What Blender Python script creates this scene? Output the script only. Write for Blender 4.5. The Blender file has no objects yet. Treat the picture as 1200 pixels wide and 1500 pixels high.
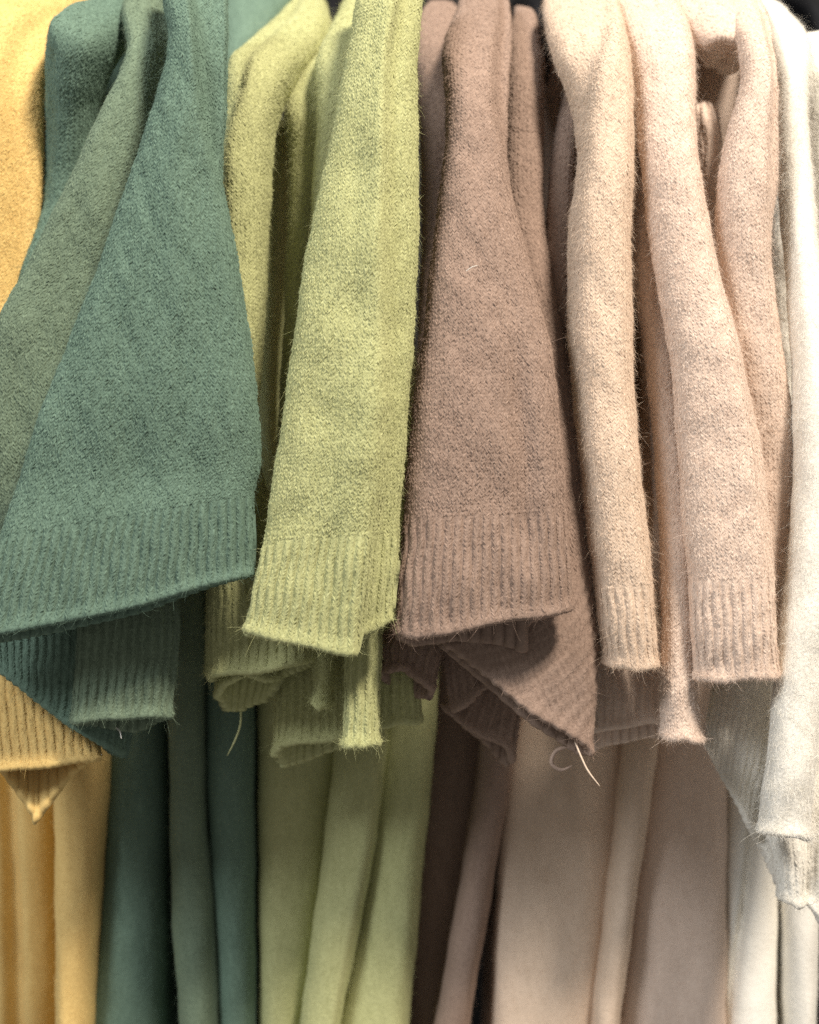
import bpy, math
import numpy as np
from mathutils import Vector

rng = np.random.default_rng(7)
scene = bpy.context.scene
S = 0.00035          # metres per photo pixel in the plane of the sleeves
D = 0.80             # camera distance to that plane

# ------------------------------------------------------------------ camera
cam_d = bpy.data.cameras.new('camera')
cam = bpy.data.objects.new('camera', cam_d)
scene.collection.objects.link(cam)
cam.location = (0, -D, 0)
cam.rotation_euler = (math.radians(90), 0, 0)
cam_d.lens = 50
cam_d.sensor_fit = 'VERTICAL'
cam_d.sensor_height = 50 * 1500 * S / D
cam_d.sensor_width = cam_d.sensor_height
cam_d.clip_start = 0.02
cam_d.clip_end = 50
cam_d.dof.use_dof = True
cam_d.dof.focus_distance = D - 0.035
cam_d.dof.aperture_fstop = 4.0
scene.camera = cam

# ------------------------------------------------------------------ light
world = bpy.data.worlds.new('World')
scene.world = world
world.use_nodes = True
bg = world.node_tree.nodes['Background']
bg.inputs['Color'].default_value = (1.0, 0.96, 0.92, 1)
bg.inputs['Strength'].default_value = 0.225


def area_lamp(name, loc, target, size, power, color):
    d = bpy.data.lights.new(name, 'AREA')
    d.shape = 'DISK'
    d.size = size
    d.energy = power
    d.color = color
    o = bpy.data.objects.new(name, d)
    scene.collection.objects.link(o)
    o.location = loc
    v = Vector(target) - Vector(loc)
    o.rotation_euler = v.to_track_quat('-Z', 'Y').to_euler()
    return o


area_lamp('shop_ceiling_lamp', (0.98, -1.48, 2.36), (0.0, 0.0, -0.08), 0.50, 150, (1.0, 0.905, 0.79))
area_lamp('shop_ceiling_lamp', (-1.6, -1.70, 1.75), (0, 0, -0.05), 0.9, 52, (0.92, 0.96, 1.0))

scene.view_settings.view_transform = 'Standard'
scene.view_settings.look = 'None'
scene.view_settings.exposure = 0.0
scene.view_settings.gamma = 1.0
scene.view_settings.use_curve_mapping = False
scene.render.engine = 'CYCLES'
scene.cycles.use_denoising = False
scene.cycles.max_bounces = 6
scene.cycles.diffuse_bounces = 4


# ------------------------------------------------------------------ materials
def lin(c):
    return tuple((x / 255 / 12.92) if x / 255 <= 0.04045 else ((x / 255 + 0.055) / 1.055) ** 2.4 for x in c)


def knit_material(name, rgb, rgb2, spread=0.42, sheen=0.25):
    """wool: two dye tones mixed per stitch and per fibre, with soft cloudy variation"""
    m = bpy.data.materials.new(name)
    m.use_nodes = True
    nt = m.node_tree
    N, Lk = nt.nodes, nt.links
    b = N['Principled BSDF']
    b.inputs['Roughness'].default_value = 0.92
    b.inputs['Specular IOR Level'].default_value = 0.15
    b.inputs['Sheen Weight'].default_value = sheen
    b.inputs['Sheen Roughness'].default_value = 0.55
    b.inputs['Sheen Tint'].default_value = (*lin(rgb2), 1)
    at = N.new('ShaderNodeAttribute'); at.attribute_name = 'tint'
    tc = N.new('ShaderNodeTexCoord')
    no = N.new('ShaderNodeTexNoise'); no.inputs['Scale'].default_value = 26; no.inputs['Detail'].default_value = 4
    Lk.new(tc.outputs['Object'], no.inputs['Vector'])
    fine = N.new('ShaderNodeTexNoise'); fine.inputs['Scale'].default_value = 620; fine.inputs['Detail'].default_value = 3
    Lk.new(tc.outputs['Object'], fine.inputs['Vector'])
    a1 = N.new('ShaderNodeMath'); a1.operation = 'MULTIPLY_ADD'
    Lk.new(no.outputs['Fac'], a1.inputs[0]); a1.inputs[1].default_value = 0.26; a1.inputs[2].default_value = -0.06
    a2 = N.new('ShaderNodeMath'); a2.operation = 'MULTIPLY_ADD'
    Lk.new(fine.outputs['Fac'], a2.inputs[0]); a2.inputs[1].default_value = 0.5
    Lk.new(a1.outputs[0], a2.inputs[2])
    a3 = N.new('ShaderNodeMath'); a3.operation = 'MULTIPLY_ADD'
    Lk.new(at.outputs['Fac'], a3.inputs[0]); a3.inputs[1].default_value = 0.6
    Lk.new(a2.outputs[0], a3.inputs[2])
    a3.use_clamp = True
    mix = N.new('ShaderNodeMix'); mix.data_type = 'RGBA'
    c1, c2 = lin(rgb), lin(rgb2)
    lo = tuple(a * (1 - spread) for a in c1)
    mix.inputs[6].default_value = (*lo, 1)
    mix.inputs[7].default_value = (*c2, 1)
    Lk.new(a3.outputs[0], mix.inputs[0])
    Lk.new(mix.outputs[2], b.inputs['Base Color'])
    bp = N.new('ShaderNodeBump'); bp.inputs['Strength'].default_value = 0.5; bp.inputs['Distance'].default_value = 0.0006
    Lk.new(fine.outputs['Fac'], bp.inputs['Height'])
    Lk.new(bp.outputs['Normal'], b.inputs['Normal'])
    return m


MAT = {
    'yellow': knit_material('yellow_wool', (230, 184, 106), (252, 221, 148)),
    'teal': knit_material('teal_wool', (71, 95, 81), (131, 156, 137)),
    'teal_bounce': knit_material('teal_bounce_wool', (80, 99, 80), (140, 157, 132)),  # teal wool with yellow bounce light put into its tones
    'lime': knit_material('lime_wool', (163, 165, 106), (214, 215, 160)),
    'brown': knit_material('brown_wool', (128, 104, 91), (186, 161, 144)),
    'pink': knit_material('blush_wool', (215, 187, 166), (246, 225, 207), 0.3),
    'beige': knit_material('beige_wool', (209, 183, 157), (241, 218, 195), 0.3),
    'bounce_yellow': knit_material('bounce_yellow_wool', (222, 198, 132), (240, 222, 160), 0.25),  # golden bounce light given as a wool colour
    'white': knit_material('ivory_wool', (236, 229, 213), (250, 246, 236), 0.2),
}


def plain_material(name, rgb, rough, noise=0.0):
    m = bpy.data.materials.new(name)
    m.use_nodes = True
    N, Lk = m.node_tree.nodes, m.node_tree.links
    b = N['Principled BSDF']
    b.inputs['Roughness'].default_value = rough
    n = N.new('ShaderNodeTexNoise'); n.inputs['Scale'].default_value = 30
    r = N.new('ShaderNodeMix'); r.data_type = 'RGBA'
    r.inputs[6].default_value = (*[x * (1 - noise) for x in lin(rgb)], 1)
    r.inputs[7].default_value = (*[x * (1 + noise) for x in lin(rgb)], 1)
    Lk.new(n.outputs['Fac'], r.inputs[0]); Lk.new(r.outputs[2], b.inputs['Base Color'])
    return m


M_PLASTIC = plain_material('black_plastic', (22, 22, 24), 0.28, 0.2)
M_WALL = plain_material('dark_wall_paint', (12, 12, 13), 0.9, 0.2)
M_STEEL = plain_material('dark_steel', (60, 60, 62), 0.35, 0.2)


# ------------------------------------------------------------------ helpers
def w3(px, py, dd):
    f = (D - dd) / D
    return np.stack(np.broadcast_arrays((px - 600) * S * f, -dd + 0 * px, (750 - py) * S * f), -1)


def pts(px, py, d):
    f = (D - d) / D
    return np.array([(px - 600) * S * f, -d, (750 - py) * S * f])


def hermite(t, T, Y):
    """smooth interpolation of rows Y at knots T"""
    T = np.asarray(T, float); Y = np.asarray(Y, float)
    n = len(T)
    h = np.diff(T)[:, None]
    dl = np.diff(Y, axis=0) / h
    m = np.zeros_like(Y)
    m[0] = dl[0]; m[-1] = dl[-1]
    if n > 2:
        m[1:-1] = (dl[:-1] * h[1:] + dl[1:] * h[:-1]) / (h[1:] + h[:-1])
    k = np.clip(np.searchsorted(T, t) - 1, 0, n - 2)
    x = ((t - T[k]) / h[k, 0])[:, None]
    hk = h[k]
    return ((2 * x**3 - 3 * x**2 + 1) * Y[k] + (x**3 - 2 * x**2 + x) * hk * m[k]
            + (-2 * x**3 + 3 * x**2) * Y[k + 1] + (x**3 - x**2) * hk * m[k + 1])


class Wobble:
    """gentle cloth unevenness as a sum of waves over the photo plane"""
    def __init__(self, seed, lo, hi, n=9):
        r = np.random.default_rng(seed)
        a = r.uniform(0, 2 * np.pi, n); wl = r.uniform(lo, hi, n)
        self.kx = np.cos(a) * 2 * np.pi / wl; self.ky = np.sin(a) * 2 * np.pi / wl * 0.6
        self.ph = r.uniform(0, 6.28, n); self.n = n

    def __call__(self, x, y):
        o = 0
        for i in range(self.n):
            o = o + np.sin(self.kx[i] * x + self.ky[i] * y + self.ph[i])
        return o / self.n ** 0.5


TRI = {'n': 0}


def build_mesh(name, V, F4, F3, tint, mat, origin):
    nv = len(V)
    me = bpy.data.meshes.new(name)
    me.vertices.add(nv)
    me.vertices.foreach_set('co', (V - origin).astype(np.float32).ravel())
    n4, n3 = len(F4), len(F3)
    me.loops.add(n4 * 4 + n3 * 3)
    me.polygons.add(n4 + n3)
    me.loops.foreach_set('vertex_index', np.concatenate([F4.ravel(), F3.ravel()]).astype(np.int32))
    ls = np.concatenate([np.arange(n4) * 4, n4 * 4 + np.arange(n3) * 3]).astype(np.int32)
    me.polygons.foreach_set('loop_start', ls)
    me.polygons.foreach_set('use_smooth', np.ones(n4 + n3, bool))
    at = me.attributes.new('tint', 'FLOAT', 'POINT')
    at.data.foreach_set('value', tint.astype(np.float32))
    me.update(calc_edges=True)
    me.materials.append(mat)
    TRI['n'] += n4 * 2 + n3
    return me


def link(name, data, parent=None):
    o = bpy.data.objects.new(name, data)
    scene.collection.objects.link(o)
    if parent is not None:
        o.parent = parent
    return o


class Tube:
    """A flattened, draped tube of cloth.  rows: (xl,yl,xr,yr, d, front, back), d/front/back in millimetres."""
    def __init__(self, rows, vc=None, pk=0.0, p=2.3, folds=(), hem_f=None, hem_b=None, seed=0, wob=1.0):
        R = np.array(rows, float)
        R[:, 4:7] *= 0.001
        mid = np.stack([(R[:, 0] + R[:, 2]) / 2 * S, (R[:, 1] + R[:, 3]) / 2 * S, R[:, 4]], -1)
        seg = np.linalg.norm(np.diff(mid, axis=0), axis=1)
        self.T = np.concatenate([[0], np.cumsum(seg)])
        self.R = R
        self.len = self.T[-1]
        self.tc = None if vc is None else self.T[vc]
        self.pk, self.p = pk, p
        self.folds = folds
        self.hem_f, self.hem_b = hem_f, hem_b
        self.wob = Wobble(seed + 11, 60, 190); self.wob2 = Wobble(seed + 51, 22, 60)
        self.wa = wob
        rr = np.random.default_rng(seed + 5)
        self.hw = rr.uniform(0, 6.28, 6)
        self.py = (R[:, 1] + R[:, 3]) / 2

    def grid(self, t, u, side):
        """t: (n,) length positions, u: (m,) in -1..1; side +1 front, -1 back -> (n,m,3)"""
        r = hermite(np.clip(t, 0, self.len), self.T, self.R)
        u = u[None, :]
        mx, my = (r[:, 0:1] + r[:, 2:3]) / 2, (r[:, 1:2] + r[:, 3:4]) / 2
        hx, hy = (r[:, 2:3] - r[:, 0:1]) / 2, (r[:, 3:4] - r[:, 1:2]) / 2
        tp = t[:, None] / S
        ew = np.sin(tp / 23 + self.hw[0]) * 0.8 + np.sin(tp / 9.5 + self.hw[1]) * 0.45
        ew2 = np.sin(tp / 27 + self.hw[2]) * 0.8 + np.sin(tp / 10.5 + self.hw[3]) * 0.45
        px, py = mx + u * hx + np.where(u < 0, ew, ew2) * u * u, my + u * hy
        pk = self.pk if side > 0 else 0.0
        w = np.where(u < pk, (u - pk) / (1 + pk), (u - pk) / (1 - pk))
        prof = np.clip(1 - np.abs(w) ** self.p, 0, 1) ** (1 / self.p)
        edge = np.clip(1 - u ** 6, 0, 1)
        d = r[:, 4:5]
        end = np.clip((t - (self.tc if self.tc is not None else self.len * 0.8)) /
                      (self.len - (self.tc if self.tc is not None else self.len * 0.8)), 0, 1)[:, None]
        py = py + end ** 2 * (2.4 * np.sin(2.6 * u + self.hw[4]) + 1.3 * np.sin(6.3 * u + self.hw[5]))
        if side > 0:
            dd = r[:, 5:6] * prof
            for kind, A, wd, ys, us in self.folds:
                u0 = np.interp(my[:, 0], ys, us)[:, None]
                a = np.array(A, float)
                amp = (np.interp(my[:, 0], ys, a) if a.ndim else np.full(len(t), a))[:, None] * 0.001
                if kind == 'g':
                    dd = dd + amp * np.exp(-((u - u0) / wd) ** 2) * edge
                else:
                    dd = dd + amp / (1 + np.exp(-np.clip((u - u0) / wd, -30, 30))) * edge
            dd = dd + (self.wob(px, py) * 0.0007 + self.wob2(px, py) * 0.00028) * self.wa * edge
            if self.hem_f is not None:
                py = py + np.interp(u, *self.hem_f) * end ** 1.5
        else:
            dd = -r[:, 6:7] * prof
            if self.hem_b is not None:
                py = py + np.interp(u, *self.hem_b) * end ** 1.5
        f = (D - d) / D
        return np.stack([(px - 600) * S * f + 0 * dd, -(d + dd), (750 - py) * S * f + 0 * dd], -1)


def u_samples(n):
    ph = np.linspace(0, np.pi, n)
    return -(0.72 * np.cos(ph) + 0.28 * (1 - 2 * ph / np.pi))


def normals_of(P):
    dv = np.gradient(P, axis=0); du = np.gradient(P, axis=1)
    n = np.cross(du, dv)
    n /= np.linalg.norm(n, axis=-1, keepdims=True) + 1e-12
    # front surface must look towards the camera
    c = n[:, n.shape[1] // 2, 1].mean()
    return -n if c > 0 else n


def bil(A, i, j):
    i = np.clip(i, 0, A.shape[0] - 1.001); j = np.clip(j, 0, A.shape[1] - 1.001)
    i0 = i.astype(int); j0 = j.astype(int)
    a = (i - i0)[:, None]; b = (j - j0)[:, None]
    return (A[i0, j0] * (1 - a) * (1 - b) + A[i0 + 1, j0] * a * (1 - b) + A[i0, j0 + 1] * (1 - a) * b + A[i0 + 1, j0 + 1] * a * b)


def unit(v):
    return v / (np.linalg.norm(v, axis=-1, keepdims=True) + 1e-12)


def legs_mesh(C, Dir, Nn, half, wid, thick):
    """one plump yarn leg (a long four-sided grain) per row"""
    n = len(C)
    Sd = unit(np.cross(Nn, Dir))
    V = np.empty((n, 6, 3))
    V[:, 0] = C - Dir * half[:, None]
    V[:, 1] = C + Dir * half[:, None]
    V[:, 2] = C + Sd * wid[:, None]
    V[:, 3] = C + Nn * thick[:, None]
    V[:, 4] = C - Sd * wid[:, None]
    V[:, 5] = C - Nn * thick[:, None]
    # the underside is buried in the cloth: only the four upper faces
    f = np.array([[0, 2, 3], [0, 3, 4], [1, 3, 2], [1, 4, 3]])
    F = (np.arange(n) * 6)[:, None, None] + f[None]
    return V.reshape(-1, 3), F.reshape(-1, 3)


def short_fibre_mesh(P0, dir0, bend, L, wd):
    n = len(P0)
    sd = unit(np.cross(dir0, unit(rng.normal(size=(n, 3)) * 0.6 + np.array([0, -1, 0]))))
    k = P0 + dir0 * (L * 0.6)[:, None] + bend * (L * 0.14)[:, None]
    tip = P0 + dir0 * (L * 0.95)[:, None] + bend * (L * 0.5)[:, None]
    h = wd[:, None] * 0.5
    V = np.stack([P0 - sd * h, P0 + sd * h, k - sd * h, k + sd * h, tip], 1)
    f = np.array([[0, 1, 3], [0, 3, 2], [2, 3, 4]])
    F = (np.arange(n) * 5)[:, None, None] + f[None]
    return V.reshape(-1, 3), F.reshape(-1, 3)


def fibre_mesh(P0, dir0, bend, L, wd):
    """curved tapering fibres as thin ribbons: root, knee, tip"""
    n = len(P0)
    sd = unit(np.cross(dir0, unit(rng.normal(size=(n, 3)) * 0.6 + np.array([0, -1, 0]))))
    k1 = P0 + dir0 * (L * 0.38)[:, None] + bend * (L * 0.10)[:, None]
    k2 = P0 + dir0 * (L * 0.60)[:, None] + bend * (L * 0.40)[:, None]
    tip = P0 + dir0 * (L * 0.58)[:, None] + bend * (L * 0.80)[:, None]
    h = wd[:, None] * 0.5
    V = np.stack([P0 - sd * h, P0 + sd * h, k1 - sd * h, k1 + sd * h, k2 - sd * h * .8, k2 + sd * h * .8, tip], 1)
    f = np.array([[0, 1, 3], [0, 3, 2], [2, 3, 5], [2, 5, 4], [4, 5, 6]])
    F = (np.arange(n) * 7)[:, None, None] + f[None]
    return V.reshape(-1, 3), F.reshape(-1, 3)


WALE, COURSE, RIB = 0.0023, 0.00178, 0.0047
RELIEF = {'teal_bounce_wool': 0.75, 'ivory_wool': 0.35, 'teal_wool': 0.75, 'lime_wool': 0.75, 'brown_wool': 0.75, 'yellow_wool': 0.7, 'blush_wool': 0.6, 'beige_wool': 0.6}


def make_piece(tube, name, mat, parent, t0, t1, rib=False, stitches=True, fuzz=1.0, cap=False, lining=False,
               nv=None, nf=None, skew=0.0, hem_hairs=0, long_hairs=60, length=1.0, rib_skew=0.0):
    origin = np.array(parent['_o'])
    Lg = t1 - t0
    rel = RELIEF.get(mat.name, 0.6)
    if nv is None:
        nv = max(10, int(Lg / 0.0028))
    t = np.linspace(t0, t1, nv)
    mid = tube.grid(np.array([(t0 + t1) / 2]), np.linspace(-1, 1, 80), 1)[0]
    arc = np.linalg.norm(np.diff(mid, axis=0), axis=1).sum()
    nrib = max(3, int(round(arc / (RIB * (1 + 0.8 * rib_skew ** 2) ** 0.5))))
    if nf is None:
        nf = nrib * 7 + 1 if rib else max(26, int(arc / 0.0022))
    u = u_samples(nf)
    P = tube.grid(t, u, 1)
    N = normals_of(P)
    # position across the cloth, 0..1 along the front arc of the middle row
    mrow = tube.grid(np.array([(t0 + t1) / 2]), u, 1)[0]
    a01 = np.concatenate([[0], np.cumsum(np.linalg.norm(np.diff(mrow, axis=0), axis=1))]); a01 /= a01[-1]
    ph = rng.uniform(0, 1)

    def rib_h(a, tt, k=nrib, amp=0.00088 * rel * (1.4 if rib_skew else 1)):
        return amp * np.cos(2 * np.pi * (a * k + ph)) * np.clip((tt - t0) / 0.006, 0, 1) * (np.clip((t1 - tt) / 0.005, 0.2, 1) if lining else 1)
    if rib:
        wv = 0.10 * np.sin(t[:, None] * 260 + 9 * a01[None]) / nrib
        wv = wv + rib_skew * (t[:, None] - t0) / arc
        P = P + N * rib_h(a01[None] + wv, t[:, None])[..., None]
        N2 = normals_of(P)
    else:
        N2 = N
    if lining:
        P = P + N * (0.0013 * np.exp(-((t1 - t) / 0.0026) ** 2))[:, None, None]
    nb = 18 if not rib else max(24, nrib * 4)
    ub = u_samples(nb + 2)[1:-1][::-1]
    B = tube.grid(t, ub, -1)
    if rib:
        B[:, :, 1] += 0.0007 * np.cos(np.arange(nb) * np.pi / 2)[None, :] * np.clip((t[:, None] - t0) / 0.006, 0, 1)
    ring = np.concatenate([P, B], 1)
    m = ring.shape[1]
    rows = [ring[i] for i in range(nv)]
    if lining:
        dn = np.gradient(ring, axis=0); du = np.roll(ring, -1, 1) - np.roll(ring, 1, 1)
        rn = unit(np.cross(du, dn))
        # outward = away from ring centre
        cen = ring.mean(1, keepdims=True)
        sg = np.sign(((ring - cen) * rn).sum(-1).mean())
        rn = rn * sg
        th = 0.0044
        down = unit(ring[-1] - ring[-2])
        for al in (0.5, 1.0, 1.57, 2.14, 2.64):
            rows.append(ring[-1] - rn[-1] * th * (1 - math.cos(al)) / 2 + down * th * 0.55 * math.sin(al))
        kk = min(nv - 2, int(0.03 / (Lg / nv)) + 2)
        for q in range(0, kk):
            rows.append(ring[-1 - q] - rn[-1 - q] * th)
    V = np.concatenate(rows, 0)
    nr = len(rows)
    i, j = np.meshgrid(np.arange(nr - 1), np.arange(m), indexing='ij')
    jn = (j + 1) % m
    F4 = np.stack([i * m + j, i * m + jn, (i + 1) * m + jn, (i + 1) * m + j], -1).reshape(-1, 4)
    F3 = []
    tint = [np.full(len(V), 0.35) + rng.normal(0, 0.06, len(V))]
    Vs = [V]; off = len(V)
    if cap:
        c = rows[0].mean(0)
        Vs.append(c[None]); tint.append(np.array([0.35]))
        F3.append(np.stack([np.full(m, off), (np.arange(m) + 1) % m, np.arange(m)], -1))
        off += 1
    # cumulative width along each row from the middle
    sw = np.concatenate([np.zeros((nv, 1)), np.cumsum(np.linalg.norm(np.diff(P, axis=1), axis=2), 1)], 1)
    c0 = np.argmin(np.abs(u))
    sw0 = sw - sw[:, c0:c0 + 1]
    if stitches:
        ic, jc, sgn = [], [], []
        ncourse = int(Lg / COURSE)
        for k in range(ncourse):
            fi = (k + 0.5) / ncourse * (nv - 1)
            i0 = min(int(fi), nv - 2); b = fi - i0
            if rib:
                tt = t0 + (k + 0.5) / ncourse * Lg
                nn = np.arange(-nrib, 2 * nrib + 2)
                aa = (nn - ph) / nrib - rib_skew * (tt - t0) / arc
                aa = aa[(aa > 0.005) & (aa < 0.995)]
                jj = np.interp(aa, a01, np.arange(nf))
                dj = np.interp(aa + 0.2 / nrib, a01, np.arange(nf)) - jj
                for s in (-1, 1):
                    jc.append(jj + s * dj); ic.append(np.full(len(jj), fi)); sgn.append(np.full(len(jj), s))
            else:
                srow = sw0[i0] * (1 - b) + sw0[i0 + 1] * b
                o = skew * k * COURSE
                n0, n1 = math.ceil((srow[0] - o) / WALE), math.floor((srow[-1] - o) / WALE)
                ss = np.arange(n0, n1 + 1) * WALE + o
                for s in (-1, 1):
                    q = ss + s * WALE * 0.24
                    jc.append(np.interp(q, srow, np.arange(nf))); ic.append(np.full(len(q), fi)); sgn.append(np.full(len(q), s))
        ic = np.concatenate(ic); jc = np.concatenate(jc); sgn = np.concatenate(sgn)
        n = len(ic)
        ic = ic + (rng.normal(0, 0.13, n) + 0.12 * np.sin(jc * 2.3)) * COURSE / (Lg / nv); jc = np.clip(jc + rng.normal(0, 0.10, n), 0.02, nf - 1.02)
        C = bil(P, ic, jc); Nn = unit(bil(N2 if not rib else N, ic, jc))
        keep = Nn[:, 1] < 0.25
        C, Nn, ic, jc, sgn = C[keep], Nn[keep], ic[keep], jc[keep], sgn[keep]
        n = len(C)
        Tv = unit(bil(P, ic + 0.5, jc) - bil(P, ic - 0.5, jc))      # down the wale
        Tu = unit(np.cross(Nn, Tv))
        # make Tu point to +u
        du = bil(P, ic, jc + 0.5) - bil(P, ic, jc - 0.5)
        Tu *= np.sign((Tu * du).sum(-1, keepdims=True) + 1e-9)
        sk = skew if not rib else -rib_skew
        Tv = unit(Tv + sk * Tu); Tu = unit(np.cross(Nn, Tv)) * np.sign((np.cross(Nn, Tv) * Tu).sum(-1, keepdims=True))
        ang = sgn * (0.46 if not rib else 0.40) + rng.normal(0, 0.11, n)
        Dr = unit(-Tv * np.cos(ang)[:, None] + Tu * np.sin(ang)[:, None] + Nn * rng.normal(0, 0.10, n)[:, None])
        stretch = np.linalg.norm(bil(P, ic + 0.5, jc) - bil(P, ic - 0.5, jc), axis=-1) / (Lg / (nv - 1)) * (1 + sk * sk) ** 0.5
        half = COURSE * rng.uniform(0.72, 1.15, n) * np.clip(stretch, 0.8, 1.8)
        wid = WALE * rng.uniform(0.20, 0.26, n)
        thick = 0.00074 * rel * rng.uniform(0.65, 1.35, n)
        C = C + Nn * (0.00012 * rng.normal(0, 1, n))[:, None]
        v, f = legs_mesh(C, Dr, Nn, half, wid, thick)
        Vs.append(v); F3.append(f + off); off += len(v)
        tint.append(np.repeat(0.35 + rng.normal(0, 0.13, n), 6))
    if fuzz > 0:
        cell = np.linalg.norm(np.cross(P[1:, :-1] - P[:-1, :-1], P[:-1, 1:] - P[:-1, :-1]), axis=-1)
        vis = (N[:-1, :-1, 1] < 0.3)
        wgt = (cell * vis).ravel()
        tot = wgt.sum()

        def scatter(n):
            idx = rng.choice(len(wgt), n, p=wgt / tot)
            ii = idx // (nf - 1) + rng.uniform(0, 1, n); jj = idx % (nf - 1) + rng.uniform(0, 1, n)
            return ii, jj
        for (dens, l0, l1, nl, w, cnt) in ((1.0, 0.0018, 0.0052, 0.32, 0.000062, int(tot * 640000 * fuzz)),
                                           (0.0, 0.004, 0.011, 0.6, 0.000055, int(tot * 30000 * min(fuzz, 1.2)) + int(long_hairs * min(1, fuzz)))):
            if cnt < 1:
                continue
            ii, jj = scatter(cnt)
            p = bil(P, ii, jj); nn = unit(bil(N, ii, jj))
            r3 = unit(rng.normal(size=(cnt, 3)))
            tang = r3 - nn * (r3 * nn).sum(-1, keepdims=True)
            tang = unit(tang + np.array([0, 0, -0.45]))
            dr = unit(tang + nn * np.abs(rng.normal(nl, 0.25, cnt))[:, None])
            bd = unit(rng.normal(size=(cnt, 3)) + np.array([0, 0, -0.4]) - nn * 0.5)
            Ls = rng.uniform(l0, l1, cnt) * length
            v, f = (short_fibre_mesh if dens else fibre_mesh)(p + nn * 0.0002, dr, bd, Ls, rng.uniform(0.7, 1.2, cnt) * w)
            Vs.append(v); F3.append(f + off); off += len(v)
            tint.append(np.repeat(np.clip(rng.normal(0.62, 0.22, cnt), 0, 1.2), 5 if dens else 7))
    if hem_hairs:
        cnt = int(hem_hairs * 3.2)
        jj = rng.uniform(0, nf - 1, cnt)
        ii = np.full(cnt, nv - 1.0) - np.abs(rng.normal(0, 0.6, cnt))
        p = bil(P, ii, jj); nn = unit(bil(N, ii, jj))
        lip = unit(bil(P, np.full(cnt, nv - 1.0), jj) - bil(P, np.full(cnt, nv - 2.0), jj))
        p = p + lip * rng.uniform(0, 0.0018, cnt)[:, None] - nn * rng.uniform(0, 0.0016, cnt)[:, None]
        dr = unit(np.array([0, 0, -0.35]) + rng.normal(size=(cnt, 3)) * 0.8 + nn * 0.2)
        bd = unit(rng.normal(size=(cnt, 3)))
        Ls = np.where(rng.uniform(size=cnt) < 0.14, rng.uniform(0.005, 0.011, cnt), rng.uniform(0.0018, 0.0045, cnt))
        v, f = fibre_mesh(p, dr, bd, Ls, rng.uniform(0.00005, 0.00008, cnt))
        Vs.append(v); F3.append(f + off); off += len(v)
        tint.append(np.repeat(np.clip(rng.normal(0.6, 0.2, cnt), 0, 1.2), 7))
    V = np.concatenate(Vs); F3 = np.concatenate(F3) if F3 else np.zeros((0, 3), int)
    me = build_mesh(name, V, F4, F3, np.concatenate(tint), mat, origin if parent.type == 'EMPTY' else origin)
    o = link(name, me, parent)
    o['_o'] = list(origin)
    return o


def sweater(label, group, base):
    e = bpy.data.objects.new('sweater', None)
    scene.collection.objects.link(e)
    e.empty_display_size = 0.03
    o = pts(*base)
    e.location = o
    e['_o'] = list(o)
    e['label'] = label
    e['category'] = 'sweater'
    e['group'] = group
    return e


SEED = [0]


def sleeve(root, mat, rows, vc, part='sleeve', cuff='cuff', rib=True, fuzz=1.0, skew=0.0, stitches=True, hem=260, length=1.0, cuff_stitches=True, rib_skew=0.0, **kw):
    SEED[0] += 17
    tb = Tube(rows, vc, seed=SEED[0], **kw)
    m = MAT[mat]
    s = make_piece(tb, part, m, root, 0.0, tb.tc + 0.0012, cap=True, fuzz=fuzz, skew=skew, stitches=stitches, length=length)
    c = make_piece(tb, cuff, m, s, tb.tc, tb.len, rib=rib, lining=True, fuzz=fuzz * 0.8, hem_hairs=hem, stitches=cuff_stitches, length=length, long_hairs=25, rib_skew=rib_skew)
    return s


def fold_piece(root, mat, rows, part='cuff_fold', rib=True, fuzz=1.0, stitches=True, hem=120, cap=True, lining=True, length=1.0, **kw):
    SEED[0] += 17
    tb = Tube(rows, 0, seed=SEED[0], **kw)
    return make_piece(tb, part, MAT[mat], root, 0.0, tb.len, rib=rib, lining=lining, cap=cap, fuzz=fuzz, hem_hairs=hem, stitches=stitches, long_hairs=20, length=length)


def body(root, mat, rows, part='body', fuzz=0.2, **kw):
    """rows: (y, xl, xr, d_mm, front_mm, back_mm)"""
    SEED[0] += 17
    R = [(xl, y, xr, y, d - 24, f, b) for (y, xl, xr, d, f, b) in rows]
    kw.setdefault('p', 2.0)
    tb = Tube(R, 0, seed=SEED[0], **kw)
    return make_piece(tb, part, MAT[mat], root, 0.0, tb.len, cap=True, stitches=False, fuzz=fuzz, nv=90, long_hairs=30)


def thread(root, mat, points, r=0.00022, name='loose_thread'):
    """a loose end of yarn: a fine twisted tube through photo points (px, py, d_mm)"""
    o = np.array(root['_o'])
    P = np.array([pts(a, b, c * 0.001) for a, b, c in points])
    t = np.linspace(0, len(P) - 1, 24)
    Q = hermite(t, np.arange(len(P)), P)
    T = unit(np.gradient(Q, axis=0))
    A = unit(np.cross(T, np.array([0.2, 1, 0.1]))); B = np.cross(T, A)
    rr = r * np.concatenate([np.ones(16), np.linspace(1, 0.35, 8)])
    k = 6
    ang = np.arange(k) / k * 2 * np.pi
    V = (Q[:, None] + rr[:, None, None] * (np.cos(ang)[None, :, None] * A[:, None] + np.sin(ang)[None, :, None] * B[:, None])).reshape(-1, 3)
    i, j = np.meshgrid(np.arange(len(t) - 1), np.arange(k), indexing='ij')
    jn = (j + 1) % k
    F = np.stack([i * k + j, i * k + jn, (i + 1) * k + jn, (i + 1) * k + j], -1).reshape(-1, 4)
    cap = np.array([[0, 1, 2], [0, 2, 3], [0, 3, 4], [0, 4, 5]])
    me = build_mesh(name, V, F, np.concatenate([cap, cap + (len(t) - 1) * k]), np.full(len(V), 0.9), MAT[mat], o)
    ob = link(name, me, root); ob['_o'] = list(o)
    return ob


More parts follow.
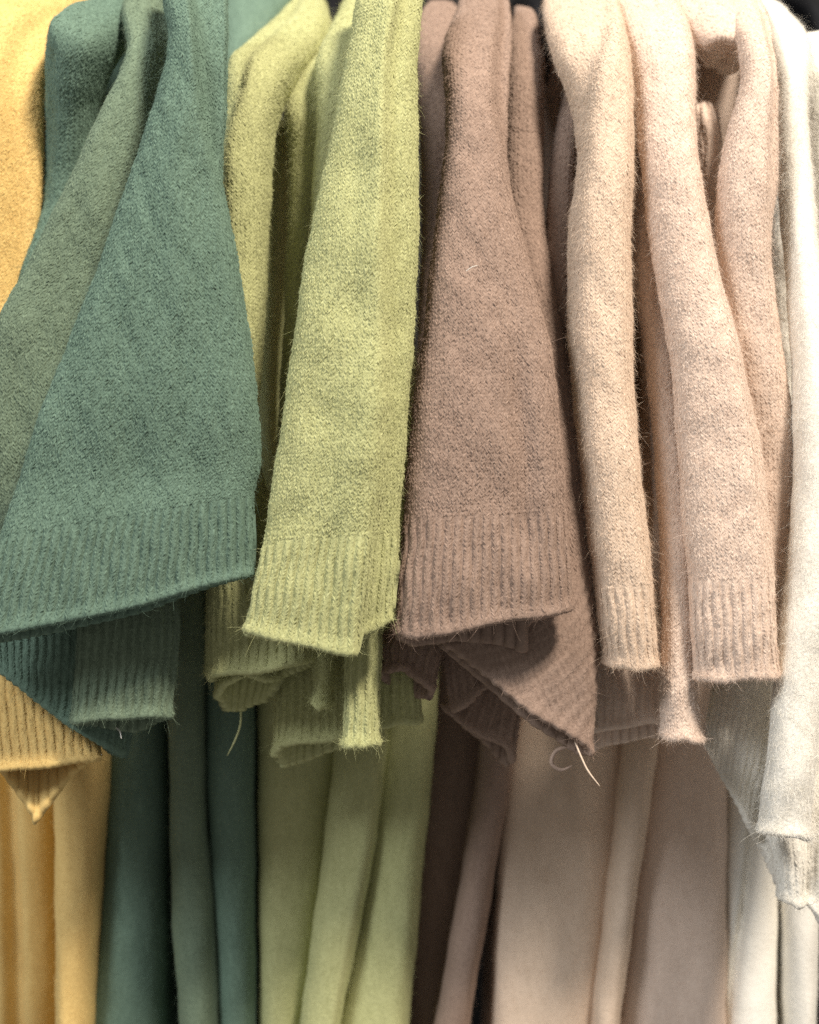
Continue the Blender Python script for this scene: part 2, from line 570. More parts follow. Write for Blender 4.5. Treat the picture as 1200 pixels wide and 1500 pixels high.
# ------------------------------------------------------------------ setting: the dark wall behind the rack
def box(name, lo, hi, mat, parent=None):
    x0, y0, z0 = lo; x1, y1, z1 = hi
    V = [(x0, y0, z0), (x1, y0, z0), (x1, y1, z0), (x0, y1, z0), (x0, y0, z1), (x1, y0, z1), (x1, y1, z1), (x0, y1, z1)]
    F = [(0, 3, 2, 1), (4, 5, 6, 7), (0, 1, 5, 4), (1, 2, 6, 5), (2, 3, 7, 6), (3, 0, 4, 7)]
    me = bpy.data.meshes.new(name); me.from_pydata(V, [], F); me.materials.append(mat)
    return link(name, me, parent)


wl = box('wall', (-1.6, 0.62, -1.2), (1.6, 0.66, 1.2), M_WALL)
wl['kind'] = 'structure'

GY, GT, GG, GB, GP, GW = ('yellow sweaters on the rack', 'teal sweaters on the rack', 'lime green sweaters on the rack',
                          'brown sweaters on the rack', 'blush and beige sweaters on the rack', 'ivory sweaters on the rack')
BOT = 1660

# ------------------------------------------------------------------ yellow
y1 = sweater('mustard yellow sweater whose ribbed cuff ends in a hanging point below the teal cuffs', GY, (100, BOT, -0.1))
sleeve(y1, 'yellow', [
    (60, -70, 240, -60, -175, 14, 14), (-30, -10, 150, 10, -130, 20, 14), (-90, 40, 86, 58, -72, 24, 14), (-110, 120, 69, 120, -48, 24, 14),
    (-120, 260, 64, 270, -42, 22, 14), (-130, 400, 52, 420, -40, 18, 12), (-110, 600, 60, 600, -42, 14, 12), (-80, 800, 110, 820, -42, 14, 12),
    (-60, 930, 128, 930, -44, 14, 12), (-55, 1010, 140, 1010, -34, 15, 12), (-50, 1120, 147, 1108, -10, 9, 5)], 8,
    folds=[('s', -9, 0.06, [0, 60, 120, 260, 430, 600], [0.75, 0.5, 0.42, 0.5, 0.75, 1.1])],
    hem_f=([-1, 1], [0, 0]), hem_b=([-1, -0.6, 0.02, 0.55, 0.9, 1], [0, 0, 92, 30, 5, 0]), skew=-0.25)
body(y1, 'yellow', [(120, 20, 75, -85, 10, 200), (500, 40, 120, -85, 10, 220), (900, 70, 150, -80, 12, 230), (1120, 79, 158, -72, 14, 240), (1300, 82, 146, -70, 16, 240), (1500, 83, 134, -70, 16, 240), (BOT, 80, 130, -70, 16, 240)], pk=-0.2)
y0 = sweater('amber sweater deep in shadow behind the pointed yellow cuff', GY, (30, BOT, -0.14))
body(y0, 'yellow', [(200, -40, 30, -130, 8, 180), (900, -40, 60, -125, 8, 200), (1150, -25, 72, -120, 12, 200), (1500, -20, 80, -118, 14, 200), (BOT, -20, 80, -118, 14, 200)],
     folds=[('g', -12, 0.25, [900, 1150, 1500, 1700], [-0.1, -0.15, 0.0, 0.1])])

# ------------------------------------------------------------------ teal
t1 = sweater('teal sweater with rounded shoulder against the yellow sweater and curled slanted cuff', GT, (200, BOT, -0.1))
sleeve(t1, 'teal', [
    (200, -30, 260, -15, -125, 14, 14), (140, 10, 225, 30, -88, 16, 14), (95, 28, 195, 60, -52, 18, 14), (76, 55, 170, 92, -38, 22, 14),
    (71, 125, 150, 140, -40, 20, 14), (70, 200, 146, 190, -48, 18, 10), (54, 310, 150, 310, -54, 14, 10), (20, 450, 165, 450, -40, 12, 9),
    (-20, 650, 190, 660, -28, 11, 9), (-45, 800, 208, 850, -16, 11, 9), (-38, 870, 206, 980, -14, 10, 9), (-25, 945, 184, 1100, -12, 9, 9)], 9,
    folds=[('s', 9, 0.08, [60, 110, 180, 300, 420], [-1.1, -0.45, -0.35, -0.5, -1.1])],
    hem_b=([-1, 0.3, 0.8, 1], [10, 12, 18, 6]))
t2 = sweater('teal sweater, bounce light put into its colour, with sleeve sweeping behind the wide teal sleeve to a half lit cuff', GT, (280, BOT, -0.1))
s = sleeve(t2, 'teal_bounce', [
    (198, -20, 252, -20, -85, 10, 10), (181, 28, 262, 30, -42, 14, 12), (190, 78, 270, 80, -18, 16, 12), (146, 181, 262, 185, -6, 19, 11),
    (100, 277, 240, 280, 0, 18, 11), (40, 397, 200, 400, 4, 15, 11), (0, 470, 180, 475, 6, 14, 10), (-25, 620, 190, 625, 6, 13, 9),
    (-15, 740, 225, 740, 5, 12, 9), (25, 810, 250, 810, 5, 11, 9), (95, 862, 262, 858, 5, 10, 8), (110, 890, 263, 885, 6, 10, 8), (113, 970, 260, 965, 7, 10, 8), (107, 1048, 252, 1043, 7, 9, 8)], 11,
    pk=-0.55, folds=[('s', -9, 0.12, [20, 60, 120, 300, 420], [0.3, 0.2, 0.25, 0.45, 1.0])], hem_b=([-1, -0.3, 0.3, 1], [4, 20, 26, 0]))
thread(s, 'white', [(171, 1066, 4), (176, 1072, 8), (178, 1082, 10)], 0.0004, 'tag_stub')
t3 = sweater('teal sweater with the widest flaring sleeve and long slanted ribbed hem', GT, (340, BOT, -0.1))
sleeve(t3, 'teal', [
    (252, -70, 322, -70, -16, 14, 14), (241, 0, 333, 0, 16, 16, 14), (250, 62, 334, 70, 26, 18, 14), (233, 140, 332, 150, 30, 18, 14),
    (190, 267, 327, 262, 33, 18, 13), (143, 400, 352, 400, 35, 17, 12), (103, 500, 367, 500, 35, 16, 11), (60, 607, 379, 600, 35, 15, 10),
    (20, 730, 380, 690, 33, 14, 9), (3, 782, 373, 722, 34, 14, 9), (-20, 855, 371, 785, 34, 13, 9), (-38, 924, 371, 836, 33, 12, 9)], 9,
    pk=0.1, p=2.7, folds=[('s', -10, 0.03, [0, 70, 145, 200, 265, 300], [-0.1, -0.02, 0.35, 0.6, 0.98, 1.4]), ('g', 2, 0.3, [0, 300, 500, 800], [0, 0.1, 0.25, 0.3])],
    hem_f=([-1, -0.3, 0.3, 1], [0, 8, 8, 0]), hem_b=([-1, -0.4, 0.2, 0.8, 1], [12, 22, 20, 6, 0]), hem=420)
body(t3, 'teal', [(-60, 318, 440, -150, 14, 60), (0, 322, 430, -128, 16, 80), (50, 326, 400, -104, 16, 120), (100, 322, 362, -84, 14, 180), (300, 312, 350, -80, 12, 220), (900, 305, 372, -80, 14, 240),
                  (1100, 303, 372, -78, 16, 240), (1300, 311, 374, -78, 16, 240), (1500, 320, 376, -78, 16, 240), (BOT, 322, 377, -78, 16, 240)])
body(t2, 'teal_bounce', [(60, 225, 262, -80, 10, 150), (400, 235, 290, -78, 12, 220), (1000, 247, 301, -72, 14, 240), (1200, 250, 303, -70, 15, 240), (1350, 253, 316, -70, 15, 240), (1500, 264, 320, -70, 15, 240), (BOT, 268, 322, -70, 15, 240)])
body(t1, 'teal', [(60, 110, 200, -95, 12, 150), (500, 120, 225, -95, 12, 220), (1000, 158, 244, -92, 16, 240), (1200, 156, 244, -90, 18, 240), (1350, 146, 242, -90, 18, 240), (1500, 133, 240, -90, 18, 240), (BOT, 128, 240, -90, 18, 240)], pk=0.1)

# ------------------------------------------------------------------ lime green
g1 = sweater('lime green sweater with bright rounded shoulder, rolled cuff trailing a loose thread below', GG, (410, BOT, -0.12))
s = sleeve(g1, 'lime', [
    (432, -4, 478, 8, -165, 8, 10), (402, 32, 486, 48, -125, 14, 12), (362, 68, 462, 92, -85, 18, 12), (337, 98, 432, 128, -55, 20, 12), (331, 150, 410, 172, -40, 20, 12), (328, 215, 401, 228, -32, 18, 12),
    (326, 300, 396, 300, -28, 16, 12), (330, 400, 391, 400, -26, 15, 12), (332, 520, 386, 510, -24, 14, 12), (328, 700, 384, 690, -20, 13, 12),
    (312, 800, 430, 800, -16, 12, 10), (305, 845, 455, 845, -14, 12, 10), (304, 920, 468, 905, -12, 12, 10), (303, 985, 470, 955, -10, 11, 10)], 11,
    folds=[('s', 11, 0.07, [100, 150, 215, 260], [-0.25, -0.2, -0.75, -1.3])], pk=-0.15,
    hem_b=([-1, -0.4, 0.4, 1], [10, 14, 22, 10]))
fold_piece(g1, 'lime', [(322, 940, 440, 930, -22, 7, 7), (316, 990, 425, 975, -20, 9, 8), (316, 1015, 412, 990, -18, 10, 9)], 'cuff_fold',
           hem_f=([-1, -0.7, -0.1, 0.5, 1], [4, -14, -24, -12, 0]), hem_b=([-1, -0.8, -0.2, 0.5, 0.9, 1], [8, 28, 34, 26, 12, 0]))
thread(s, 'lime', [(353, 1040, -24), (352, 1062, -20), (344, 1085, -18), (333, 1107, -18)], 0.0005)
g2 = sweater('dim olive lime sweater squeezed between bright lime shoulder and others with open rolled cuff', GG, (480, BOT, -0.1))
sleeve(g2, 'lime', [
    (505, 0, 570, 10, -125, 10, 10), (470, 72, 550, 80, -92, 13, 10), (438, 118, 530, 125, -66, 15, 10), (416, 165, 510, 172, -54, 16, 10),
    (424, 222, 492, 225, -50, 13, 10), (422, 350, 470, 350, -46, 12, 10), (416, 500, 462, 500, -44, 12, 10), (404, 700, 470, 700, -42, 12, 10),
    (402, 860, 520, 850, -40, 11, 10), (403, 950, 560, 935, -38, 11, 10), (403, 1030, 560, 1000, -35, 11, 11), (400, 1098, 562, 1050, -32, 10, 11)], 9,
    hem_f=([-1, -0.85, -0.5, 0, 1], [8, -6, -8, 2, 0]), hem_b=([-1, -0.85, -0.4, 0.2, 0.8, 1], [8, 30, 28, 24, 18, 0]))
body(g1, 'lime', [(180, 392, 424, -62, 9, 120), (300, 384, 420, -54, 10, 160), (700, 376, 412, -54, 10, 180), (1000, 378, 505, -88, 16, 240), (1150, 378, 492, -88, 18, 240), (1300, 379, 475, -86, 18, 240), (1500, 380, 450, -86, 18, 240), (BOT, 380, 440, -86, 18, 240)], pk=-0.3)
body(g2, 'lime', [(200, 440, 480, -140, 10, 120), (700, 440, 520, -135, 10, 180), (1000, 495, 572, -78, 12, 240), (1120, 487, 566, -70, 14, 240), (1300, 466, 540, -66, 15, 240), (1500, 440, 500, -64, 15, 240), (BOT, 428, 482, -64, 15, 240)], pk=0.45)
g4 = sweater('lime green sweater tucked behind the bright front lime sleeve with narrow lit cuff edge below', GG, (540, BOT, -0.1))
sleeve(g4, 'lime', [
    (520, -25, 580, -15, -105, 12, 10), (490, 36, 560, 45, -66, 14, 10), (464, 92, 545, 100, -40, 15, 10), (466, 150, 530, 155, -30, 14, 10),
    (461, 240, 520, 240, -26, 13, 10), (456, 340, 510, 340, -22, 12, 10), (452, 500, 520, 500, -16, 12, 10), (462, 700, 540, 700, -6, 11, 9),
    (488, 850, 556, 850, 4, 11, 9), (505, 925, 558, 925, 10, 10, 9), (506, 1010, 556, 1010, 12, 10, 9), (502, 1083, 556, 1086, 13, 10, 9)], 9,
    hem_b=([-1, 0, 1], [0, 8, 2]))
fold_piece(g4, 'lime', [(535, 915, 612, 915, -16, 8, 8), (538, 990, 614, 985, -16, 9, 8), (540, 1056, 616, 1052, -16, 8, 8)])
s = fold_piece(g4, 'lime', [(455, 900, 495, 900, -8, 7, 7), (457, 960, 493, 960, -6, 8, 8), (459, 1026, 486, 1030, -6, 6, 6)], rib=False)
thread(s, 'lime', [(467, 1022, -4), (468, 1034, -2), (467, 1043, -2)], 0.0004)
g3 = sweater('bright lime green sweater whose wide pale sleeve hangs in front, next to the brown sleeve', GG, (580, BOT, -0.1))
sleeve(g3, 'lime', [
    (536, -70, 612, -70, -16, 12, 12), (523, 0, 617, 0, 8, 16, 12), (504, 107, 611, 110, 22, 18, 12), (475, 253, 613, 250, 30, 19, 11),
    (453, 350, 612, 370, 33, 19, 11), (434, 475, 606, 490, 36, 18, 10), (408, 655, 594, 650, 38, 17, 9), (387, 788, 585, 775, 38, 15, 9),
    (372, 865, 579, 852, 38, 14, 9), (359, 925, 574, 925, 37, 13, 9)], 7,
    pk=0.3, p=2.0, folds=[('s', -9, 0.04, [0, 100, 250, 380, 590, 720, 850, 940], [0.3, 0.2, 0.32, 0.42, 0.66, 0.72, 0.63, 0.58]),
                    ('s', 5, 0.14, [0, 250, 600, 940], [-0.1, 0.05, 0.2, 0.2])],
    hem_f=([-1, -0.5, 0.3, 0.54, 0.60, 0.8, 1], [-4, 5, 20, 22, -6, -10, -22]), hem_b=([-1, 0, 0.4, 1], [4, 18, 20, -22]), hem=340)
body(g3, 'lime', [(100, 560, 606, -84, 10, 120), (600, 570, 612, -82, 12, 220), (950, 566, 642, -80, 15, 240), (1050, 562, 640, -78, 16, 240), (1250, 540, 622, -76, 17, 240), (1500, 497, 600, -74, 18, 240), (BOT, 470, 585, -74, 18, 240)], pk=0.35)

# ------------------------------------------------------------------ brown
b1 = sweater('dark brown sweater mostly hidden between bright lime sleeve and wide brown sleeve', GB, (660, BOT, -0.14))
sleeve(b1, 'brown', [
    (630, 4, 664, 6, -165, 6, 8), (614, 30, 682, 36, -120, 14, 10), (606, 85, 690, 95, -88, 16, 10), (614, 180, 690, 180, -84, 14, 10),
    (618, 300, 680, 300, -84, 12, 10), (612, 500, 680, 500, -78, 12, 10), (592, 800, 690, 800, -40, 12, 10), (570, 900, 670, 900, -18, 11, 10),
    (556, 950, 648, 960, -8, 10, 10), (556, 990, 636, 1020, -4, 9, 10)], 7,
    hem_f=([-1, 0, 1], [-18, -30, -16]), hem_b=([-1, -0.5, 0.4, 1], [0, 14, 10, 0]), hem=320)
fold_piece(b1, 'brown', [(640, 920, 735, 925, -20, 8, 8), (650, 980, 735, 960, -19, 8, 8), (663, 1037, 730, 985, -18, 7, 7)])
body(b1, 'brown', [(120, 625, 660, -125, 8, 120), (500, 620, 690, -130, 8, 200), (1000, 622, 720, -120, 12, 200), (1500, 590, 660, -122, 14, 200), (BOT, 580, 650, -122, 14, 200)])
b2 = sweater('brown sweater with broad front sleeve and deep ribbed cuff over tangled cuffs', GB, (700, BOT, -0.1))
s = sleeve(b2, 'brown', [
    (688, -25, 735, -25, -115, 8, 8), (664, 30, 749, 30, -66, 14, 12), (648, 90, 747, 95, -28, 18, 12), (654, 150, 744, 155, -10, 18, 12),
    (650, 240, 742, 235, 4, 18, 12), (637, 340, 764, 345, 14, 17, 12), (618, 510, 805, 505, 24, 16, 11), (600, 640, 822, 640, 28, 16, 10),
    (592, 755, 829, 745, 30, 15, 10), (584, 850, 834, 825, 31, 14, 10), (578, 922, 836, 888, 30, 13, 10)], 8,
    pk=-0.1, folds=[('s', -9, 0.06, [20, 60, 100, 160, 215, 240], [0.6, 0.55, 0.5, 0.55, 0.85, 1.4]),
                    ('g', [0, 0, -4, -5, -3, 0], 0.16, [300, 480, 560, 700, 780, 850], [0.2, 0.4, 0.45, 0.5, 0.5, 0.5])],
    hem_f=([-1, -0.8, 0, 0.6, 1], [-6, 8, 4, 2, -2]), hem_b=([-1, -0.8, -0.3, 0.3, 0.48, 0.56, 1], [4, 22, 22, 46, 58, 12, 0]), hem=420)
thread(s, 'white', [(683, 397, 49), (692, 391, 49.5), (700, 389, 49)], 0.00016, 'lint')
body(b2, 'brown', [(120, 690, 750, -110, 10, 120), (500, 690, 780, -100, 10, 200), (950, 712, 768, -88, 13, 220), (1080, 706, 757, -82, 14, 230), (1300, 674, 722, -80, 14, 230), (1500, 638, 688, -78, 14, 230), (BOT, 612, 662, -78, 14, 230)])
b3 = sweater('brown sweater with diagonal ribbed cuff coming to a point with a loose thread', GB, (790, BOT, -0.16))
s = sleeve(b3, 'brown', [
    (756, 12, 782, 18, -155, 6, 8), (747, 50, 790, 56, -108, 13, 10), (742, 120, 797, 125, -66, 15, 10), (738, 220, 794, 220, -46, 14, 10),
    (742, 330, 797, 330, -32, 13, 10), (770, 480, 828, 490, -18, 13, 10), (790, 640, 852, 635, -6, 12, 9), (765, 750, 862, 746, 0, 12, 9),
    (722, 800, 869, 840, 4, 12, 8), (680, 862, 876, 960, 8, 11, 8), (628, 918, 867, 1100, 10, 9, 8)], 8,
    hem_f=([-1, 0.3, 0.7, 0.9, 1], [0, 0, -6, -8, 0]), hem_b=([-1, -0.4, 0.3, 0.85, 1], [10, 18, 20, 14, 0]), hem=380, rib_skew=0.75, cuff_stitches=False)
thread(s, 'beige', [(842, 1086, 14), (852, 1110, 16), (862, 1130, 17), (879, 1152, 18)], 0.00045)
thread(s, 'brown', [(836, 1092, 6), (815, 1100, 2), (808, 1118, 2), (822, 1128, 2), (838, 1122, 2)], 0.0011, 'yarn_loop')
b4 = sweater('brown sweater in shade between the pointed brown cuff and the first beige shoulder', GB, (820, BOT, -0.2))
sleeve(b4, 'brown', [
    (822, 140, 850, 140, -90, 6, 8), (812, 205, 845, 200, -52, 12, 9), (802, 300, 842, 300, -38, 12, 9), (798, 400, 838, 385, -30, 12, 9),
    (802, 480, 838, 480, -26, 12, 9), (808, 600, 847, 600, -28, 11, 9), (790, 750, 855, 750, -38, 10, 9), (725, 900, 800, 900, -42, 10, 9),
    (690, 965, 775, 980, -40, 10, 9), (652, 1028, 752, 1108, -38, 11, 9)], 7, hem_f=([-1, 0.2, 0.7, 0.9, 1], [0, 0, -14, -12, 4]), hem_b=([-1, 0, 0.6, 0.9, 1], [6, 12, 18, 16, 4]))
body(b4, 'brown', [(30, 786, 818, -170, 8, 60), (80, 788, 836, -128, 12, 100), (160, 790, 850, -105, 12, 140), (500, 795, 850, -110, 10, 180), (1000, 790, 860, -150, 10, 180), (BOT, 720, 800, -170, 10, 150)])

# ------------------------------------------------------------------ blush / beige
p1 = sweater('sandy beige sweater beside the brown ones, knit shoulder over a slim sleeve', GP, (800, BOT, -0.1))
sleeve(p1, 'beige', [
    (815, -30, 880, -35, -125, 10, 10), (796, 28, 908, 25, -64, 18, 14), (812, 90, 920, 85, -32, 22, 14), (840, 175, 925, 175, -18, 20, 13),
    (846, 220, 926, 225, -12, 18, 12), (834, 330, 922, 330, -6, 17, 12), (832, 480, 924, 480, -2, 16, 12), (842, 620, 931, 640, 2, 15, 11),
    (856, 760, 946, 775, 4, 15, 11), (866, 850, 953, 850, 4, 14, 11), (873, 910, 957, 912, 4, 14, 11), (880, 963, 960, 972, 3, 12, 11)], 9,
    pk=0.2, folds=[('s', 10, 0.08, [40, 70, 147, 213, 260], [0.6, 0.35, -0.5, -0.95, -1.5])], fuzz=1.1, length=1.15)
body(p1, 'beige', [(120, 850, 915, -130, 10, 120), (500, 860, 925, -140, 12, 180), (900, 800, 922, -100, 14, 230), (1100, 745, 917, -90, 16, 240), (1300, 728, 893, -88, 17, 240), (1500, 720, 872, -86, 18, 240), (BOT, 712, 860, -86, 18, 240)], p=2.8)
p2 = sweater('slim blush sweater squeezed between two beige sleeves, cuff flaring at its fuzzy tip', GP, (890, BOT, -0.1))
sleeve(p2, 'pink', [
    (918, 150, 946, 150, -58, 8, 8), (919, 220, 950, 225, -38, 12, 9), (925, 300, 956, 300, -28, 13, 9), (930, 420, 970, 420, -20, 13, 9),
    (944, 520, 986, 520, -14, 13, 9), (957, 650, 997, 650, -9, 13, 9), (966, 780, 1009, 780, -4, 13, 9), (969, 920, 1017, 920, 0, 13, 9),
    (967, 1010, 1019, 1015, 2, 13, 10), (968, 1072, 1029, 1080, 3, 12, 10)], 7, fuzz=1.1, length=1.2, rib=False)
fold_piece(p2, 'pink', [(858, 930, 990, 920, -34, 9, 9), (860, 1000, 990, 985, -32, 10, 9), (862, 1064, 990, 1046, -30, 9, 9)], hem_b=([-1, 0, 1], [30, 30, 26]), fuzz=0.7)
body(p2, 'beige', [(250, 930, 960, -150, 8, 100), (700, 935, 985, -145, 10, 180), (950, 922, 974, -95, 12, 240), (1080, 914, 965, -72, 13, 240), (1300, 890, 934, -70, 13, 240), (1500, 867, 908, -68, 13, 240), (BOT, 852, 890, -68, 13, 240)])
p3 = sweater('blush sweater with the long front sleeve and straight ribbed cuff, slim sleeves either side', GP, (980, BOT, -0.1))
sleeve(p3, 'pink', [
    (895, -35, 950, -40, -115, 10, 10), (903, 30, 1000, 28, -62, 18, 14), (920, 85, 1015, 85, -32, 20, 13), (930, 170, 1015, 170, -16, 18, 12),
    (937, 230, 1020, 232, -8, 18, 12), (957, 390, 1049, 392, 4, 17, 12), (980, 517, 1082, 517, 10, 17, 11), (992, 650, 1111, 650, 14, 16, 11),
    (1001, 780, 1128, 783, 16, 15, 10), (1008, 845, 1131, 840, 16, 15, 10), (1013, 920, 1134, 915, 16, 14, 10), (1017, 988, 1138, 985, 15, 12, 10)], 9,
    pk=0.2, folds=[('s', [-7, -7, -7, -7, 0], 0.05, [480, 560, 690, 800, 880], [1.1, 0.85, 0.74, 0.8, 0.9]), ('s', 4, 0.3, [100, 1000], [-0.1, 0.0])],
    fuzz=1.15, length=1.2, hem=420)
body(p3, 'pink', [(200, 960, 1005, -96, 10, 100), (600, 970, 1070, -95, 12, 200), (950, 965, 1065, -94, 14, 230), (1100, 950, 1064, -92, 16, 240), (1300, 926, 1063, -90, 17, 240), (1500, 905, 1062, -88, 18, 240), (BOT, 892, 1060, -88, 18, 240)], p=2.8)
p4 = sweater('blush sweater with overhanging knit shoulder and a hollow beneath it, beside the ivory ones', GP, (1060, BOT, -0.2))
sleeve(p4, 'pink', [
    (1045, -15, 1112, -5, -84, 10, 10), (1072, 40, 1129, 45, -38, 14, 10), (1083, 75, 1132, 80, -18, 16, 10), (1086, 110, 1136, 110, -10, 16, 10),
    (1067, 187, 1139, 190, -4, 16, 10), (1051, 270, 1137, 267, -2, 16, 10), (1048, 330, 1128, 350, -3, 16, 10), (1055, 430, 1133, 440, -4, 15, 10),
    (1060, 540, 1148, 535, -6, 14, 10), (1070, 650, 1162, 650, -8, 13, 10), (1075, 760, 1160, 760, -10, 12, 10), (1072, 850, 1150, 850, -12, 12, 10), (1070, 965, 1144, 968, -14, 11, 10)], 11,
    folds=[('s', -9, 0.07, [60, 110, 190, 270, 340, 400], [0.45, 0.5, 0.52, 0.62, 0.85, 1.4])], pk=0.1, fuzz=1.1, length=1.2)
fold_piece(p4, 'pink', [(960, -40, 1085, -45, -140, 14, 10), (966, 10, 1105, 8, -88, 20, 10), (998, 48, 1108, 45, -56, 22, 10), (1020, 78, 1102, 78, -46, 18, 10), (1033, 93, 1092, 92, -54, 8, 8)],
           'shoulder', rib=False, hem=0, length=1.2)
fold_piece(p4, 'pink', [(1019, 150, 1040, 150, -58, 6, 6), (1014, 168, 1050, 172, -46, 12, 8), (1021, 220, 1056, 222, -42, 13, 8), (1021, 300, 1051, 300, -40, 12, 8), (1030, 400, 1058, 400, -40, 10, 8), (1050, 520, 1080, 520, -42, 9, 8)],
           'sleeve_fold', rib=True, hem=0, fuzz=0.8)
body(p4, 'pink', [(30, 1010, 1100, -112, 8, 80), (90, 1022, 1095, -90, 10, 120), (300, 1015, 1090, -86, 10, 160), (700, 1020, 1120, -110, 10, 180), (1000, 1030, 1090, -140, 10, 180), (BOT, 1010, 1055, -170, 10, 150)])

# ------------------------------------------------------------------ ivory
w1 = sweater('ivory fluffy sweater with long felted sleeve hanging lowest on the rack', GW, (1170, BOT, -0.1))
sleeve(w1, 'white', [
    (1090, -5, 1150, 15, -125, 10, 10), (1118, 38, 1185, 75, -76, 16, 10), (1132, 120, 1180, 130, -46, 16, 10), (1137, 230, 1184, 230, -30, 16, 10),
    (1145, 330, 1192, 320, -18, 17, 10), (1155, 450, 1206, 450, -6, 17, 11), (1162, 600, 1230, 600, 4, 17, 11), (1160, 750, 1235, 750, 9, 17, 11),
    (1150, 860, 1230, 860, 11, 17, 11), (1136, 970, 1212, 970, 13, 16, 11), (1126, 1090, 1195, 1090, 15, 15, 11), (1118, 1150, 1190, 1150, 15, 15, 11), (1111, 1210, 1187, 1216, 14, 13, 11)], 11,
    rib=False, fuzz=1.7, length=1.2, hem=420, pk=-0.1, stitches=False, cuff_stitches=False)
w2 = sweater('ivory sweater with loose open knit shoulder and gathered pale cuffs', GW, (1210, BOT, -0.1))
sleeve(w2, 'white', [
    (1150, 62, 1250, 50, -105, 16, 10), (1164, 115, 1270, 105, -78, 20, 10), (1176, 220, 1275, 220, -66, 18, 10), (1186, 350, 1280, 350, -58, 16, 10), (1186, 700, 1290, 700, -40, 14, 10),
    (1170, 1000, 1280, 1000, -22, 12, 10), (1120, 1170, 1225, 1180, -14, 11, 10), (1118, 1200, 1222, 1220, -13, 11, 10), (1132, 1260, 1214, 1290, -12, 11, 10), (1141, 1306, 1205, 1330, -12, 10, 10)], 7,
    fuzz=1.1, hem_f=([-1, -0.3, 0.2, 0.5, 1], [0, 6, -4, 2, 14]), folds=[('g', -5, 0.25, [1150, 1200, 1330], [0.25, 0.2, 0.15])], hem_b=([-1, 0, 1], [-8, -8, 4]))
w3s = sweater('creamy ivory sweater behind the lowest hanging sleeve, cuff hem slanting steeply', GW, (1100, BOT, -0.14))
sleeve(w3s, 'white', [
    (1130, 100, 1180, 100, -95, 10, 10), (1128, 300, 1180, 300, -70, 13, 10), (1126, 600, 1190, 600, -66, 14, 10), (1110, 850, 1195, 850, -56, 16, 10), (1066, 940, 1195, 960, -50, 18, 12),
    (1046, 1000, 1190, 1100, -46, 20, 14), (1035, 1050, 1168, 1200, -42, 19, 14), (1036, 1084, 1140, 1290, -40, 16, 13)], 5,
    rib=True, fuzz=1.2, hem=260, length=1.3, pk=-0.3, p=2.0, hem_f=([-1, -0.7, 0, 0.6, 1], [0, 8, 6, -6, 0]), hem_b=([-1, 0, 1], [-8, -10, -8]),
    folds=[('g', -6, 0.2, [900, 1000, 1300], [0.4, 0.3, 0.5])], wob=2.0)
body(w3s, 'white', [(250, 1118, 1170, -140, 10, 120), (900, 1080, 1160, -120, 12, 220), (1150, 1062, 1140, -96, 14, 240), (1350, 1060, 1138, -92, 15, 240), (1500, 1062, 1136, -90, 16, 240), (BOT, 1064, 1136, -90, 16, 240)],
     folds=[('g', -7, 0.16, [1150, 1250, 1330, 1500], [-0.1, -0.2, -0.4, -1.0])])
body(w1, 'white', [(300, 1165, 1215, -110, 10, 120), (900, 1160, 1210, -100, 12, 220), (1250, 1150, 1204, -88, 14, 240), (1380, 1148, 1197, -84, 15, 240), (1500, 1150, 1194, -84, 15, 240), (BOT, 1150, 1192, -84, 15, 240)], fuzz=0.3)


bounce_strip = sweater('added strip coloured like yellow bounce light between the two ivory bodies', GW, (1140, BOT, -0.15))
body(bounce_strip, 'bounce_yellow', [(700, 1125, 1165, -125, 8, 150), (1200, 1118, 1160, -115, 10, 200), (1500, 1122, 1160, -112, 10, 200), (BOT, 1122, 1160, -112, 10, 200)])  # added body, its colour stands in for yellow light bounced between the ivory ones


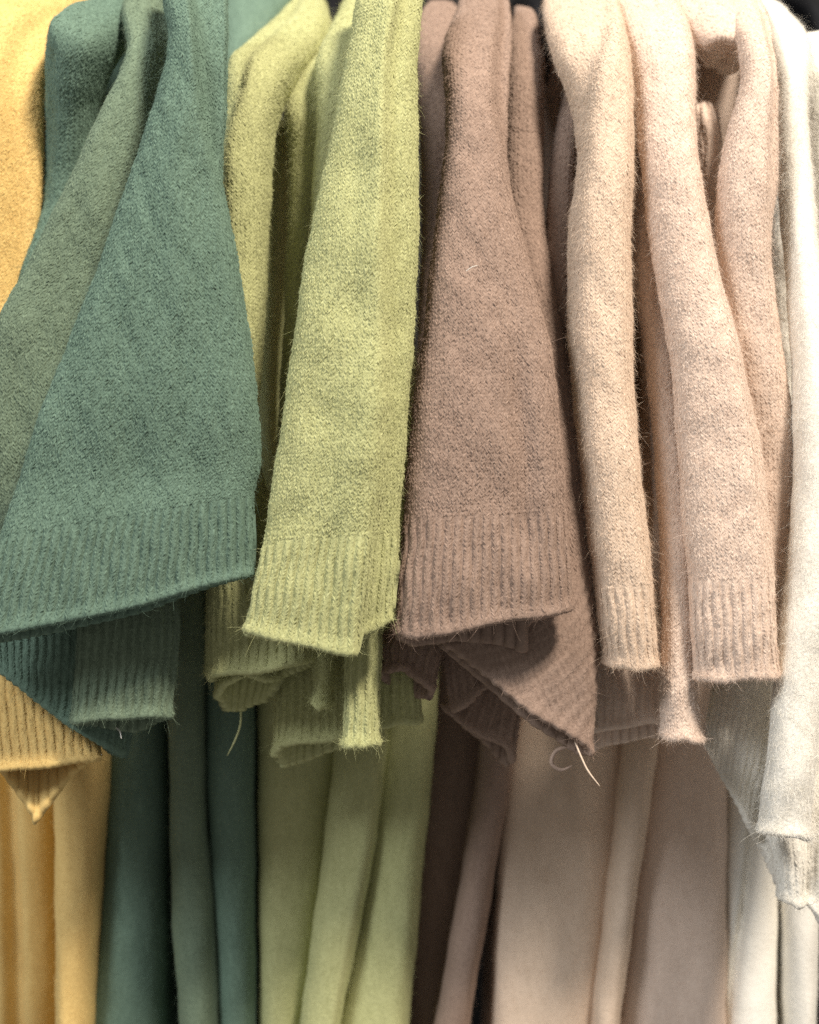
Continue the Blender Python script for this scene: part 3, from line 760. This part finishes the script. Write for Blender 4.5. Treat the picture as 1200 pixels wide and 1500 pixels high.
# ------------------------------------------------------------------ black hangers and the rail they hang from
def hanger(px, label, tilt=0.0, z=0.345):
    x = (px - 600) * S * (D + 0.16) / D
    root = bpy.data.objects.new('clothes_hanger', None)
    scene.collection.objects.link(root)
    root.location = (x, 0.275, z)
    root.rotation_euler = (0, 0, tilt)
    root['label'] = label; root['category'] = 'hanger'; root['group'] = 'black hangers on the rail'

    def sweep(name, path, wx, wz, k=10):
        path = np.array(path, float)
        t = np.linspace(0, len(path) - 1, 40)
        Q = hermite(t, np.arange(len(path)), path)
        T = unit(np.gradient(Q, axis=0))
        A = np.tile([1.0, 0, 0], (len(t), 1)); B = unit(np.cross(T, A))
        ang = np.arange(k) / k * 2 * np.pi
        V = (Q[:, None] + wx * np.cos(ang)[None, :, None] * A[:, None] + wz * np.sin(ang)[None, :, None] * B[:, None]).reshape(-1, 3)
        i, j = np.meshgrid(np.arange(len(t) - 1), np.arange(k), indexing='ij'); jn = (j + 1) % k
        F = [tuple(q) for q in np.stack([i * k + j, i * k + jn, (i + 1) * k + jn, (i + 1) * k + j], -1).reshape(-1, 4)]
        F += [tuple(range(k)), tuple(range((len(t) - 1) * k, len(t) * k))]
        me = bpy.data.meshes.new(name); me.from_pydata([tuple(v) for v in V], [], F)
        me.polygons.foreach_set('use_smooth', np.ones(len(F), bool)); me.materials.append(M_PLASTIC if name != 'hook' else M_STEEL)
        return link(name, me, root)
    for sg in (-1, 1):
        sweep('arm', [(0, 0.0, 0.0), (0, sg * 0.05, -0.010), (0, sg * 0.10, -0.030), (0, sg * 0.135, -0.060), (0, sg * 0.142, -0.105)], 0.0055, 0.009)
    sweep('hook', [(0, 0, 0.0), (0, 0, 0.04), (0, 0.012, 0.055), (0, 0.0, 0.072), (0, -0.014, 0.06), (0, -0.016, 0.05)], 0.0017, 0.0017)


for px, lab, tl in [(474, 'black plastic hanger just showing above the lime green shoulders', 0.05),
                    (708, 'black plastic hanger behind the brown shoulders', -0.08),
                    (775, 'black plastic hanger between brown and beige shoulders', 0.04),
                    (885, 'black plastic hanger between the two beige shoulders', -0.03),
                    (1085, 'black plastic hanger behind the overhanging blush shoulder', 0.05),
                    (1150, 'bare black plastic hanger beside the overhanging blush shoulder', -0.04),
                    (1180, 'shiny black plastic hanger above the open knit ivory shoulder', 0.03)]:
    hanger(px, lab, tl)

for o in scene.objects:
    if '_o' in o:
        del o['_o']
print('TRIANGLES', TRI['n'])
